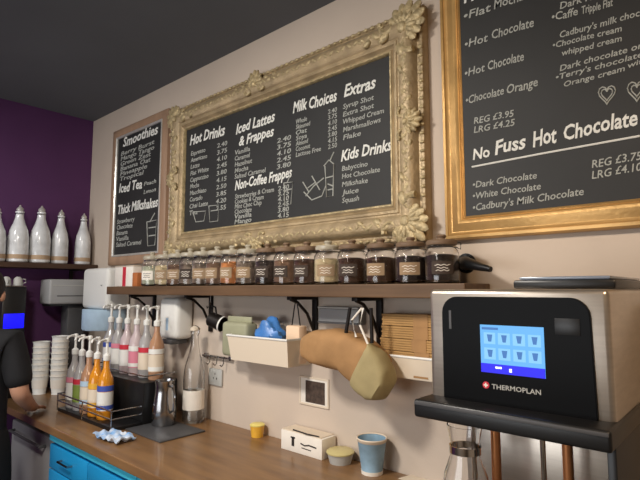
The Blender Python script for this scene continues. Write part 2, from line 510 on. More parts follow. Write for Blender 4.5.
# ------------------------------------------------------------------ shelf with jars
ST = 1.672
SX0, SX1 = .64, 3.105
sh = thing('shelf', 'long brown wooden wall shelf on black iron brackets carrying the row of jars', 'shelf', (1.9, 0, 1.62))
at_root(obj('plank', box(nb(), SX0, SX1, -.20, -.002, 1.622, ST, .004), M['shelf'], smooth=False), sh)
for bx in (.9, 1.50, 2.285, 2.64):
    bm = nb()
    box(bm, bx - .014, bx + .014, -.014, -.001, 1.42, 1.621, .002)
    box(bm, bx - .014, bx + .014, -.175, -.001, 1.607, 1.6215, .002)
    tube(bm, [(bx, -.165, 1.609), (bx, -.12, 1.595), (bx, -.06, 1.545), (bx, -.012, 1.46)], .007, 8)
    at_root(obj('bracket', bm, M['iron']), sh)

CONT = dict(
    cocoa=mat('cocoa_powder', srgb(78, 52, 36), .9, noise=.25, scale=50), dark=mat('coffee_beans', srgb(50, 36, 29), .6, noise=.4, scale=90),
    oran=mat('orange_pieces', srgb(196, 124, 66), .7, noise=.25, scale=50), pale=mat('pale_green_sweets', srgb(190, 192, 166), .7, noise=.12, scale=50),
    marsh=mat('cream_marshmallows', srgb(222, 202, 160), .8, noise=.12, scale=40), brown=mat('brown_sugar', srgb(130, 100, 78), .85, noise=.2, scale=60),
    grey=mat('grey_brown_biscuits', srgb(128, 112, 98), .8, noise=.2, scale=50))
LIDW = mat('jar_lid_wood', srgb(120, 98, 78), .55, noise=.12, scale=30)
LIDG = mat('jar_lid_glass', srgb(176, 168, 150), .15, coat=.5, noise=.1, scale=20)


def jar_kind(name, content, lid, label_m):
    t = thing(name, 'jar', 'jar', (0, 0, 0), 0, 'jars along the shelf')
    R = .057
    obj('glass_body', lathe(nb(), [(0, 0), (R * .9, 0), (R, .006), (R, .104), (R * .95, .117), (R * .8, .127), (R * .8, .135), (R * .77, .135), (R * .77, .127), (R * .92, .114), (R * .965, .104), (R * .965, .012), (R * .88, .006), (0, .006)], 32), M['glass'], t)
    obj('contents', lathe(nb(), [(0, .0075), (R * .87, .0075), (R * .95, .014), (R * .95, .098), (R * .6, .104), (0, .1)], 28), content, t)
    l = obj('lid', lathe(nb(), [(0, .137), (R * .86, .137), (R * .9, .141), (R * .9, .150), (R * .8, .156), (R * .25, .158), (R * .22, .163), (R * .3, .170), (R * .22, .176), (0, .177)], 28), lid, t)
    bm = nb(); tube(bm, [(R * .84 * math.cos(a), R * .84 * math.sin(a), .1295) for a in [2 * PI * i / 24 for i in range(24)]], .0022, 6, True)
    tube(bm, [(R * .84, 0, .1295), (R * 1.08, 0, .122), (R * 1.1, 0, .145), (R * .92, 0, .148)], .0022, 6)
    obj('wire_clip', bm, M['steeld'], t)
    bm = nb()      # curved paper label on the side facing the counter
    n = 10; a0, a1 = -PI / 2 - .62, -PI / 2 + .62
    ring = []
    for z in (.032, .078):
        ring.append([(R + .0012, a0 + (a1 - a0) * i / n, z) for i in range(n + 1)])
    for off in (0, .0008):
        v = [[bm.verts.new(((r + off) * math.cos(a), (r + off) * math.sin(a), z)) for r, a, z in row] for row in ring]
        for i in range(n): bm.faces.new((v[0][i], v[0][i + 1], v[1][i + 1], v[1][i]))
    lb = obj('label_sticker', bm, label_m, t)
    bm = nb()
    for (z, w) in ((.064, .42), (.054, .3), (.045, .36)):
        tube(bm, [((R + .0022) * math.cos(-PI / 2 + a), (R + .0022) * math.sin(-PI / 2 + a), z + .002 * math.sin(a * 20)) for a in [(-1 + 2 * i / 12) * w for i in range(13)]], .0013, 5)
    obj('lettering', bm, M['paperw'] if label_m is not M['paperw'] else M['ink'], lb)
    return t


LBD = mat('dark_label', srgb(62, 50, 42), .8); LBT = mat('tan_label', srgb(150, 126, 98), .8); LBP = M['paperw']
kinds = {}
JARS = [(152, 'pale', LIDG, LBP, 'pale green jar at the carton end of the shelf row'), (165, 'marsh', LIDG, LBT, 'cream filled jar second from the carton'),
        (177.5, 'brown', LIDG, LBT, 'brown sugar jar third from the carton under the gilt corner'), (190, 'grey', LIDG, LBD, 'grey brown jar fourth from the carton'),
        (203, 'grey', LIDG, LBT, 'grey brown jar fifth from the carton just before the orange one'), (217, 'brown', LIDG, LBT, 'brown jar with tan label directly beside the orange one'),
        (232, 'oran', LIDG, LBT, 'only orange filled glass jar on the shelf'), (248, 'grey', LIDG, LBT, 'grey brown jar with tan label on the machine side of the orange one'),
        (267.5, 'dark', LIDW, LBD, 'dark coffee jar under the lower shell ornament with dark label'), (286.5, 'brown', LIDW, LBD, 'brown jar with dark label second from the lower shell ornament'),
        (307, 'cocoa', LIDW, LBD, 'cocoa jar with dark label just before the cream one'), (328, 'marsh', LIDG, LBT, 'cream filled jar between two cocoa jars in mid shelf'),
        (352, 'cocoa', LIDW, LBD, 'cocoa jar right after the mid shelf cream one'), (381, 'cocoa', LIDW, LBT, 'cocoa jar with tan label third from the shelf end'),
        (411, 'dark', LIDW, LBT, 'dark coffee jar with tan label second from the shelf end'), (442, 'dark', LIDW, LBD, 'last dark coffee jar at the shelf end under the black arm')]
for px, c, lid, lab, text in JARS:
    key = (c, lid.name, lab.name)
    x = xat(px, -.135, 270)
    if key not in kinds:
        t = kinds[key] = jar_kind('glass_jar', CONT[c], lid, lab); t.location = (x, -.135, ST)
    else:
        t = dup(kinds[key], (x, -.135, ST))
    t.rotation_euler = (0, 0, .35 + .2 * math.sin(px))
    sc_ = 1.16 - .20 * max(0, min(1, (px - 200) / 200)); t.scale = (1.04, 1.04, sc_)
    t['label'] = text

# carton
x0, x1 = xat(116, -.15), xat(134, -.15)
t = thing('carton', 'white carton with a red stripe at the corner end of the jar shelf', 'carton', ((x0 + x1) / 2, -.11, ST))
w = (x1 - x0) / 2
obj('carton_body', box(nb(), -w, w, -.05, .05, 0, .125, .003), M['paperw'], t)
obj('stripe', box(nb(), -w * .1, w * .25, -.0515, -.05, .002, .123), M['red'], t)
obj('lid_flap', box(nb(), -w * 1.02, w * 1.02, -.052, .052, .1255, .131, .002), M['cream'], t)
tag(obj('small_box', box(nb(), xat(138, -.12), xat(143, -.12), -.16, -.06, ST, ST + .085, .003), mat('orange_brown_card', srgb(176, 104, 56), .7, noise=.08)), 'small orange brown box between white carton and first jar', 'box')

# black arm
t = thing('wall_bracket', 'black tapering arm fixed to the wall past the last jar on the shelf', 'arm', (3.02, -.012, 1.742))
bm = nb(); tube(bm, [(0, .0, .004), (.02, -.05, .002), (.07, -.10, -.006), (.115, -.125, -.018), (.15, -.135, -.026)], [.026, .024, .018, .013, .009], 12)
obj('arm', bm, M['black'], t)
obj('wall_plate', lathe(nb(), [(0, 0), (.036, 0), (.036, .008), (0, .010)], 20), M['black'], t).rotation_euler = (PI / 2, 0, 0)
t.children[1].location = (0, .012, .004)

# ------------------------------------------------------------------ counter and cabinets
CT = .95
tag(obj('worktop', box(nb(), X0 + .001, 3.76, -.645, -.001, CT - .04, CT, .004), M['counter'], smooth=False), 'long brown wood counter top running along the wall beneath the shelf', 'worktop')


def cabinet(x0, x1, label):
    t = thing('cabinet', label, 'cabinet', ((x0 + x1) / 2, -.33, 0))
    h = (x1 - x0) / 2
    obj('carcass', box(nb(), -h, h, -.27, .32, .08, CT - .041, .002), M['teal'], t)
    obj('plinth', box(nb(), -h + .01, h - .01, -.22, .30, 0, .079), M['black'], t)
    obj('top_rail', box(nb(), -h, h, -.295, -.2705, CT - .080, CT - .044, .003), M['tealedge'], t)
    for s in (-1, 1):
        dr = obj('drawer', box(nb(), s * h / 2 - h / 2 + .004, s * h / 2 + h / 2 - .004, -.292, -.271, CT - .215, CT - .098, .004), M['teal'], t)
        bm = nb(); tube(bm, [(s * h / 2 - .06, -.292, CT - .15), (s * h / 2 - .06, -.315, CT - .15), (s * h / 2 + .06, -.315, CT - .15), (s * h / 2 + .06, -.292, CT - .15)], .005, 8)
        obj('handle', bm, M['steeld'], dr)
        d = obj('door', box(nb(), s * h / 2 - h / 2 + .004, s * h / 2 + h / 2 - .004, -.292, -.271, .10, CT - .222, .004), M['teal'], t)
        bm = nb(); tube(bm, [(s * .03, -.292, .55), (s * .03, -.315, .55), (s * .03, -.315, .42), (s * .03, -.292, .42)], .005, 8)
        obj('handle', bm, M['steeld'], d)
    return t


cabinet(.97, 1.87, 'turquoise lacquered cabinet under the counter beside the grey appliance')
cabinet(1.875, 2.80, 'turquoise cabinet under the counter below the white printed box')
cabinet(2.805, 3.73, 'turquoise cabinet under the counter below the coffee machine')
t = thing('undercounter_fridge', 'grey undercounter appliance below the counter beside the turquoise cabinet', 'fridge', (.55, -.33, 0))
obj('body', box(nb(), -.36, .36, -.18, .32, .03, CT - .06, .005), M['black'], t)
obj('door', box(nb(), -.36, .345, -.23, -.181, .08, CT - .115, .01), M['grey'], t)
bm = nb(); tube(bm, [(-.3, -.23, .78), (-.3, -.26, .78), (.2, -.26, .78), (.2, -.23, .78)], .008, 8); obj('handle', bm, M['dgrey'], t.children[1])
for sx in (-.3, .3): obj('foot', lathe(nb(), [(0, 0), (.02, 0), (.02, .03), (0, .03)], 12, (sx, -.1, 0)), M['black'], t)

# ------------------------------------------------------------------ coffee machine
MX0, MX1, MY, MZ = 3.172, 3.583, -.55, 1.652
m = thing('coffee_machine', 'steel bean to cup coffee machine with black touch screen panel on the counter', 'coffee machine', (0, 0, CT))


def mo(name, bm, mt, parent=m, smooth=True):
    bmesh.ops.translate(bm, vec=(0, 0, -CT), verts=bm.verts)
    return obj(name, bm, mt, parent, smooth)


mo('housing', box(nb(), MX0, MX1, MY, -.06, 1.37, MZ, .012, 3), M['steel'])
# front glass panel with big top corners
pz = [aty(443, 395, MY), aty(443, 297, MY), aty(588, 297, MY), aty(596, 407, MY)]
px0, px1, pt, pb = 3.212, 3.548, 1.634, 1.385
poly = [(px0, pb)]
for k in range(9):
    a = PI - k * PI / 16; poly.append((px0 + .04 + .04 * math.cos(a), pt - .04 + .04 * math.sin(a)))
for k in range(9):
    a = PI / 2 - k * PI / 16; poly.append((px1 - .04 + .04 * math.cos(a), pt - .04 + .04 * math.sin(a)))
poly.append((px1 + .004, pb))
fp = mo('front_panel', prism(nb(), poly, MY - .008, MY + .002, .002), M['gloss'])
sy = MY - .0088
s0, s1 = aty(480, 323, sy), aty(543, 377, sy)
scx0, scx1, scz1, scz0 = aty(480, 323, sy).x, aty(543.5, 328, sy).x, 1.569, 1.460
scr = mo('touch_screen', box(nb(), scx0, scx1, sy - .0008, sy + .001, scz0, scz1), M['screen_bg'], fp, False)
w, h = scx1 - scx0, scz1 - scz0
bm = nb()
for r_ in range(2):
    for c_ in range(4):
        x = scx0 + w * (.06 + .235 * c_); z = scz0 + h * (.60 - .32 * r_)
        box(bm, x, x + w * .19, sy - .0014, sy - .0008, z, z + h * .24)
mo('tile_grid', bm, M['screen_lt'], scr, False)
bm = nb()
for r_ in range(2):
    for c_ in range(4):
        x = scx0 + w * (.06 + .235 * c_); z = scz0 + h * (.60 - .32 * r_)
        prism(bm, [(x + w * .055, z + h * .20), (x + w * .075, z + h * .05), (x + w * .125, z + h * .05), (x + w * .145, z + h * .20)], sy - .002, sy - .0014)
box(bm, scx0 + w * .03, scx0 + w * .30, sy - .0014, sy - .0008, scz0 + h * .90, scz0 + h * .95)
mo('cup_icon_pattern', bm, M['screen_dk'], scr, False)
mo('menu_bar', box(nb(), scx0, scx1, sy - .0015, sy - .0008, scz0, scz0 + h * .19), M['screen_bar'], scr, False)
bm = nb(); box(bm, scx0 + w * .24, scx0 + w * .34, sy - .002, sy - .0015, scz0 + h * .10, scz0 + h * .14); box(bm, scx0 + w * .46, scx0 + w * .50, sy - .002, sy - .0015, scz0 + h * .05, scz0 + h * .12)
mo('bar_icon_pattern', bm, M['white_glow'], scr, False)
# maker's mark: small red emblem with a cross and a pale word
e = aty(486, 385, sy)
em = mo('emblem', prism(nb(), [(e.x + .008 * math.cos(a), e.z + .008 * math.sin(a)) for a in [2 * PI * i / 16 for i in range(16)]], sy - .0005, sy + .001), M['red'], fp)
bm = nb(); box(bm, e.x - .005, e.x + .005, sy - .0012, sy - .0005, e.z - .0015, e.z + .0015); box(bm, e.x - .0015, e.x + .0015, sy - .00121, sy - .0005, e.z - .005, e.z + .005)
mo('cross', bm, M['paperw'], em, False)
queue('maker_name', fp, M['lgrey'], sy, [('THERMOPLAN', e.x + .014, aty(541, 392, sy).x, e.z - .006, e.z - .006, .011, 0)])
mo('card_reader', box(nb(), 3.478, 3.528, sy - .0004, sy + .001, 1.555, 1.59, .0004), M['black'], fp)
mo('sensor_strip', box(nb(), 3.232, 3.238, sy - .0006, sy + .001, 1.555, 1.60), M['dgrey'], fp)
# projecting lip
mo('lip', box(nb(), MX0 - .006, MX1 + .006, -.625, -.30, 1.346, 1.388, .007, 3), M['black'])
mo('lip_edge_strip', box(nb(), MX0 - .002, MX1 + .002, -.6275, -.6245, 1.376, 1.384, .001), M['dgrey'])
mo('lower_body', box(nb(), MX0 + .02, MX1 - .02, -.40, -.06, CT + .03, 1.37, .005), M['steel'])
for x0_, x1_ in ((MX1 - .018, MX1 - .001),):
    mo('side_column', box(nb(), x0_, x1_, -.56, -.06, CT + .03, 1.346, .002), M['black'])
for x in (3.315, 3.475):
    mo('spout', lathe(nb(), [(0, 0), (.008, 0), (.011, .012), (.011, .20), (0, .20)], 16, (x, -.50, 1.15)), M['copper'])
    mo('steam_pipe', lathe(nb(), [(0, 0), (.005, 0), (.006, .01), (.006, .16), (0, .16)], 12, (x - .045, -.52, 1.19)), M['chrome'])
mo('drip_tray', box(nb(), MX0, MX1, -.62, -.06, CT + .001, CT + .032, .006), M['black'])
bm = nb()
for i in range(14): box(bm, MX0 + .02 + i * .0275, MX0 + .034 + i * .0275, -.60, -.32, CT + .0325, CT + .0365)
mo('grate', bm, M['steeld'])
# hopper lid on top
mo('hopper_rim', box(nb(), 3.355, MX1 - .004, -.46, -.09, MZ + .001, MZ + .022, .006), M['black'])
mo('hopper_lid', box(nb(), 3.368, MX1 - .016, -.452, -.10, MZ + .0225, MZ + .030, .003), mat('smoked_lid', srgb(120, 130, 146), .25, coat=.4))

# glass carafe under the lip
gx = xat(433, -.57, 450)
t = thing('carafe', 'clear glass carafe standing under the lip of the coffee machine', 'carafe', (gx + .075, -.55, CT + .037))
t.scale = (1.05, 1.05, 1.2)
obj('glass_body', lathe(nb(), [(0, 0), (.05, 0), (.056, .01), (.056, .12), (.048, .19), (.034, .225), (.032, .25), (.040, .285), (.0375, .285), (.0295, .25), (.0315, .224), (.045, .188), (.053, .12), (.053, .012), (0, .006)], 32), M['glass'], t)
obj('collar', lathe(nb(), [(.0325, .232), (.0355, .232), (.0355, .246), (.0325, .246)], 28), M['chrome'], t)

# ------------------------------------------------------------------ bottles on the shelf of the purple wall
BT = 1.838
bs = thing('shelf', 'short dark brown shelf on the purple end wall carrying pale bottles', 'shelf', (0, -.7, 1.79))
at_root(obj('plank', box(nb(), X0 + .001, .07, -1.45, -.004, BT - .036, BT, .003), mat('dark_shelf_wood', srgb(66, 46, 34), .5, noise=.15, scale=8, stretch=(4, .4, 4)), smooth=False), bs)
for y in (-1.3, -.75, -.12):
    bm = nb(); box(bm, X0 + .001, .05, y - .012, y + .012, BT - .046, BT - .0365); box(bm, X0 + .001, X0 + .012, y - .012, y + .012, BT - .14, BT - .046)
    at_root(obj('bracket', bm, M['iron']), bs)
CLOUD = [M['frost']]
bt = thing('glass_bottle', 'b', 'bottle', (0, 0, 0), 0, 'pale bottles on the purple wall shelf')
BRr = .068
obj('bottle_body', lathe(nb(), [(0, 0), (.056, 0), (.066, .008), (BRr, .02), (.067, .17), (.058, .225), (.038, .275), (.027, .315), (.025, .345), (.029, .348), (.029, .356), (.024, .358), (0, .358)], 30), M['frost'], bt)
obj('stopper', lathe(nb(), [(0, .359), (.017, .359), (.024, .366), (.022, .378), (.008, .392), (.005, .402), (0, .404)], 20), M['silver'], bt)
bm = nb(); tube(bm, [(.03 * math.cos(a), .03 * math.sin(a), .340) for a in [2 * PI * i / 20 for i in range(20)]], .0025, 6, True); obj('wire_clip', bm, M['steeld'], bt)
obj('base_band', lathe(nb(), [(BRr + .0005, .025), (BRr + .0015, .025), (BRr + .0012, .055), (BRr + .0002, .055)], 30), mat('tan_band', srgb(176, 150, 122), .6), bt)
bpos = [(-6, 'pale stoppered bottle farthest from the corner on the purple wall shelf'), (17, 'pale stoppered bottle second from the far end of the purple wall shelf'), (39, 'pale bottle in the middle of the purple wall shelf'),
        (59, 'slim looking pale bottle second from the corner on the purple wall shelf'), (82, 'pale bottle nearest the corner on the purple wall shelf')]
for i, (px, text) in enumerate(bpos):
    d = ray(px, 262); k = (-.03 - CAM.x) / d.x; y = (CAM + d * k).y
    if i == 0: bt.location = (-.03, y, BT); bt['label'] = text; b = bt
    else: b = dup(bt, (-.03, y, BT), i * .7, text)
    s = (.95, 1, 1.03, 1.0, .98)[i]
    b.scale = (s * (.84 if i >= 3 else .98), s * (.84 if i >= 3 else .98), s)

# ------------------------------------------------------------------ things by the corner
g = thing('coffee_grinder', 'grey boxy headed grinder on a dark column in the counter corner', 'grinder', (.03, -.15, CT))
GZ = lambda z: z - CT
obj('column', box(nb(), -.06, .06, -.065, .06, .03, .60, .012), M['dgrey'], g)
obj('base', box(nb(), -.09, .10, -.10, .09, 0, .031, .006), M['black'], g)
obj('head', box(nb(), -.075, .105, -.21, .085, .601, .775, .014, 3), M['grey'], g)
obj('head_underside', box(nb(), -.06, .09, -.195, .07, .588, .602), M['black'], g)
obj('front_line', box(nb(), .1052, .1062, -.16, .05, .655, .662), M['dgrey'], g)
bm = nb(); box(bm, .105, .107, -.19, .07, .73, .735); obj('head_seam', bm, M['lgrey'], g)

# white centrefeed dispenser with blue roll
d0 = aty(90, 270, -.12); d1 = aty(115, 270, -.12)
t = thing('towel_dispenser', 'white wall dispenser with pale blue paper roll between corner and jar shelf', 'dispenser', ((d0.x + d1.x) / 2, 0, 1.38))
w = (d1.x - d0.x) / 2
obj('cover', box(nb(), -w, w, -.17, -.002, .14, .42, .03, 3), M['white'], t)
obj('paper_roll', lathe(nb(), [(0, 0), (w * .75, 0), (w * .78, .01), (w * .78, .139), (0, .139)], 28, (.01, -.087, 0)), M['pblue'], t)
obj('lock', lathe(nb(), [(0, 0), (.008, 0), (.008, .003), (0, .004)], 12, (0, 0, 0)), M['dgrey'], t).location = (w * .6, -.172, .3)

# stacks of white cups near the corner
cup = thing('takeaway_cup', 'c', 'cup', (0, 0, 0), 0, 'white cups stacked by the corner')
obj('cup_wall', lathe(nb(), [(.036, 0), (.0345, .004), (.046, .10), (.049, .103), (.049, .106), (.0455, .106), (.0325, .006), (0, .006)], 26), M['white'], cup)
obj('cup_sleeve', lathe(nb(), [(.0394, .035), (.0402, .035), (.0450, .085), (.0442, .085)], 26), M['paperw'], cup)
cup.scale = (1.14, 1.14, 1.14)
cps = [(.09, -.375, 7, 'nearer the person'), (.185, -.29, 8, 'nearer the syrup rack')]
first = True
ORD = ['bottom', 'second', 'third', 'fourth', 'fifth', 'sixth', 'seventh', 'eighth']
for x, y, n, who in cps:
    for k in range(n):
        text = '%s white takeaway cup of the stack %s' % (ORD[k] if k < n - 1 else 'topmost', who)
        if first: cup.location = (x, y, CT); cup['label'] = text; first = False
        else: dup(cup, (x, y, CT + k * .038), k, text)

# black boxed machine with a blue display at the far end
t = thing('water_boiler', 'black boxed boiler with blue lit display behind the person in black', 'boiler', (.02, -.585, CT))
obj('body', box(nb(), -.12, .10, -.055, .09, 0, .72, .012), M['black'], t)
obj('display', box(nb(), .1005, .103, -.04, .08, .45, .545, .001), M['led'], t)
obj('top_plate', box(nb(), -.115, .095, -.05, .085, .721, .728), M['steeld'], t)
bs_cup = None
for k, (dx, dy) in enumerate(((.04, -.02), (.04, .05))):
    text = ('upturned grey cup on the black boiler nearer the person', 'upturned grey cup on the black boiler nearer the corner')[k]
    if k == 0:
        bs_cup = thing('espresso_cup', text, 'cup', (0, 0, 0), 0, 'grey cups on the boiler')
        obj('cup_wall', lathe(nb(), [(.030, 0), (.031, .003), (.026, .045), (.016, .056), (.012, .056), (.012, .060), (0, .060)], 24), M['lgrey'], bs_cup)
        bm = nb(); tube(bm, [(.027, 0, .045), (.044, 0, .042), (.046, 0, .022), (.029, 0, .015)], .004, 6); obj('handle', bm, M['lgrey'], bs_cup)
        bs_cup.location = (.02 + dx, -.585 + dy, CT + .729)
    else: dup(bs_cup, (.02 + dx, -.585 + dy, CT + .729), 1.2, text)

# ------------------------------------------------------------------ syrup rack
RX0_, RX1_ = .70, 1.362
t = thing('syrup_rack', 'black stepped rack on the counter holding two rows of pump bottles', 'rack', (0, 0, CT))
def rk(name, bm, mt): bmesh.ops.translate(bm, vec=(0, 0, -CT), verts=bm.verts); return obj(name, bm, mt, t)
rk('lower_deck', box(nb(), RX0_, RX1_, -.485, -.325, CT, CT + .02, .002), M['black'])
rk('upper_deck', box(nb(), RX0_, RX1_, -.322, -.12, CT, CT + .215, .003), M['black'])
for z in (.06, .10):
    bm = nb(); tube(bm, [(RX0_, -.33, CT + z), (RX0_, -.488, CT + z), (RX1_, -.488, CT + z), (RX1_, -.33, CT + z)], .004, 8); rk('wire_rail', bm, M['steeld'])
for x in (RX0_, (RX0_ + RX1_) / 2, RX1_):
    bm = nb(); tube(bm, [(x, -.489, CT + .005), (x, -.489, CT + .104)], .004, 8); rk('wire_post', bm, M['steeld'])
bm = nb(); tube(bm, [(RX0_, -.13, CT + .25), (RX0_, -.318, CT + .25), (RX1_, -.318, CT + .25), (RX1_, -.13, CT + .25)], .004, 8); rk('wire_rail', bm, M['steeld'])


def pump_bottle(syr, labm, band):
    b = thing('syrup_bottle', 'x', 'bottle', (0, 0, 0), 0, 'pump bottles on the syrup rack')
    R = .038
    obj('bottle_body', lathe(nb(), [(0, 0), (R * .92, 0), (R, .006), (R, .175), (R * .9, .20), (R * .5, .235), (R * .38, .255), (R * .38, .285), (0, .285)], 26), syr, b)
    obj('label_sticker', lathe(nb(), [(R + .0004, .045), (R + .0012, .045), (R + .0012, .135), (R + .0004, .135)], 26), labm, b)
    obj('colour_band', lathe(nb(), [(R + .0006, .138), (R + .0014, .138), (R + .0014, .165), (R + .0006, .165)], 26), band, b)
    if band not in (M['red'], M['pink']): obj('lower_band', lathe(nb(), [(R + .0013, .05), (R + .0018, .05), (R + .0018, .07), (R + .0013, .07)], 26), band, b)
    p = obj('pump', lathe(nb(), [(0, .286), (.017, .286), (.018, .29), (.018, .312), (.011, .318), (.0065, .322), (.0065, .375), (.012, .378), (.013, .392), (.010, .398), (0, .399)], 20), M['white'], b)
    bm = nb(); tube(bm, [(0, 0, .388), (.03, 0, .39), (.055, 0, .385), (.062, 0, .372)], [.007, .0065, .0055, .005], 8); obj('nozzle', bm, M['white'], p)
    return b


pk = {}
PB = [  # x, y, deck, syrup, label, band, text
    (.86, -.425, 0, 'clearsyr', 'white', 'pink', 'clear pump bottle with pink band at the cup end of the lower rack row'),
    (.955, -.425, 0, 'clearsyr', 'green', 'red', 'clear pump bottle with green label and red band in the lower rack row'),
    (1.05, -.425, 0, 'tan', 'cream', 'pblue', 'caramel coloured pump bottle in the lower rack row'),
    (1.15, -.425, 0, 'amber', 'cream', 'yellow', 'amber pump bottle with yellow band in the lower rack row'),
    (1.26, -.425, 0, 'amber', 'white', 'dblue', 'amber pump bottle with blue band and white label in the lower rack row'),
    (.87, -.22, 1, 'clearsyr', 'white', 'dblue', 'clear pump bottle with blue band at the cup end of the upper rack row'),
    (.975, -.22, 1, 'clearsyr', 'white', 'pink', 'clear pump bottle with pink band second in the upper rack row'),
    (1.08, -.22, 1, 'pinksyr', 'white', 'red', 'rose pump bottle with red band in the middle of the upper rack row'),
    (1.19, -.22, 1, 'pinksyr', 'pink', 'white', 'rose pump bottle with pink label in the upper rack row'),
    (1.30, -.22, 1, 'clearsyr', 'cream', 'red', 'clear pump bottle with cream label and red band in the upper rack row'),
    (1.41, -.22, 1, 'tan', 'cream', 'white', 'caramel pump bottle at the steel jug end of the upper rack row')]
for x, y, dk, s, l, b, text in PB:
    o = pump_bottle(M[s], M[l], M[b]); o['label'] = text
    o.location = (x - .105, y, CT + (.021 if dk == 0 else .216)); o.rotation_euler = (0, 0, -1.2 + .3 * math.sin(x * 40)); o.scale = (1.06, 1.06, 1.06 if dk == 0 else 1.0)

# mat, steel jugs, tall bottle
tag(obj('drip_mat', box(nb(), 1.372, 1.70, -.42, -.17, CT, CT + .008, .003), M['dgrey']), 'flat dark grey mat on the counter under the steel jug', 'mat')
j = thing('milk_jug', 'shiny steel milk jug beside the black syrup rack', 'jug', (1.445, -.25, CT + .009))
obj('jug_body', lathe(nb(), [(0, 0), (.05, 0), (.054, .008), (.052, .06), (.042, .12), (.041, .145), (.046, .165), (.044, .165), (.039, .145), (.040, .118), (.050, .06), (.051, .01), (0, .006)], 28), M['steeld'], j)
bm = nb(); tube(bm, [(.044, 0, .145), (.075, 0, .15), (.085, 0, .11), (.075, 0, .06), (.052, 0, .05)], .005, 8); obj('handle', bm, M['steeld'], j)
j.scale = (1.15, 1.15, 1.35)

bx = atz(192, 419, CT)
t = thing('water_bottle', 'tall clear glass bottle with white label standing beside the steel jug', 'bottle', (1.49, -.10, CT))
obj('glass_body', lathe(nb(), [(0, 0), (.050, 0), (.056, .008), (.056, .24), (.050, .29), (.030, .36), (.021, .41), (.020, .46), (.024, .465), (.024, .48), (.021, .48), (.0175, .46), (.0185, .41), (.027, .36), (.047, .288), (.053, .24), (.053, .012), (0, .008)], 32), M['glass'], t)
obj('label_sticker', lathe(nb(), [(.0564, .07), (.0572, .07), (.0572, .17), (.0564, .17)], 32), M['paperw'], t)
obj('stopper', lathe(nb(), [(0, .478), (.016, .478), (.026, .482), (.026, .495), (.012, .505), (0, .506)], 20), M['cream'], t)
bm = nb(); tube(bm, [(.022, 0, .455), (.034, 0, .47), (.030, 0, .50), (0, 0, .508), (-.030, 0, .50), (-.034, 0, .47), (-.022, 0, .455)], .002, 6); obj('swing_clip', bm, M['steeld'], t)

# white wall dispenser under the shelf, hook rail, socket, hanging mug
wd = aty(172, 330, -.1)
t = thing('soap_dispenser', 'white rounded wall dispenser under the shelf behind the upper pump bottles', 'dispenser', (xat(170, -.1, 330), 0, 1.37))
obj('cover', box(nb(), -.095, .095, -.12, -.002, .0, .235, .03, 3), M['white'], t)
obj('push_bar', box(nb(), -.06, .06, -.125, -.02, -.028, -.001, .008), M['dgrey'], t)
obj('window', box(nb(), -.012, .012, -.1212, -.118, .05, .12, .0005), M['pblue'], t)
hx0, hx1 = xat(203, -.02, 356), xat(232, -.02, 356); hz = aty(218, 357, -.02).z
t = thing('hook_rail', 'short steel hook rail on the wall beside the tall clear bottle', 'rail', ((hx0 + hx1) / 2, 0, hz))
w = (hx1 - hx0) / 2
bm = nb(); tube(bm, [(-w, -.022, 0), (w, -.022, 0)], .006, 10); obj('bar', bm, M['steeld'], t)
for s in (-1, 1):
    obj('mount', box(nb(), s * w * .85 - .01, s * w * .85 + .01, -.022, -.001, -.012, .012, .002), M['steeld'], t)
for k in (-.4, .1, .55):
    bm = nb(); tube(bm, [(w * k, -.024, .006), (w * k, -.031, 0), (w * k, -.030, -.03), (w * k, -.042, -.042), (w * k, -.054, -.032)], .003, 6); obj('hook', bm, M['steeld'], t)
sx, sz = xat(216, -.005, 377), aty(216, 377, -.005).z
t = thing('wall_socket', 'pale grey square socket plate on the wall above the counter', 'socket', (sx, 0, sz))
obj('plate', box(nb(), -.058, .058, -.012, -.001, -.045, .045, .004), M['lgrey'], t)
bm = nb()
for a, b in ((0, .018), (-.014, -.006), (.014, -.006)): box(bm, a - .003, a + .003, -.0128, -.0119, b - .005, b + .005)
obj('pin_hole_pattern', bm, M['ink'], t, False)
hm = aty(210, 322, -.1)
t = thing('hanging_mug', 'dark mug with white rim band hanging from a hook below the shelf', 'mug', (hm.x, -.1, 1.50))
obj('mug_wall', lathe(nb(), [(0, 0), (.033, 0), (.038, .006), (.04, .085), (.037, .085), (.035, .008), (0, .006)], 24), M['iron'], t).rotation_euler = (0, 1.9, .3)
bm = nb(); tube(bm, [(0, 0, .122), (0, 0, .085), (.012, -.012, .07), (.0, -.02, .055), (-.012, -.012, .065)], .003, 6); obj('hook', bm, M['steeld'], t)
bm = nb(); tube(bm, [(.02, 0, .02), (.02, 0, .055), (.0, 0, .07), (.045, 0, .06), (.055, 0, .02)], .005, 8); obj('handle', bm, M['iron'], t)
obj('rim_band', lathe(nb(), [(.0405, .078), (.0415, .078), (.0418, .087), (.0400, .087)], 24), M['white'], t).rotation_euler = (0, 1.9, .3)


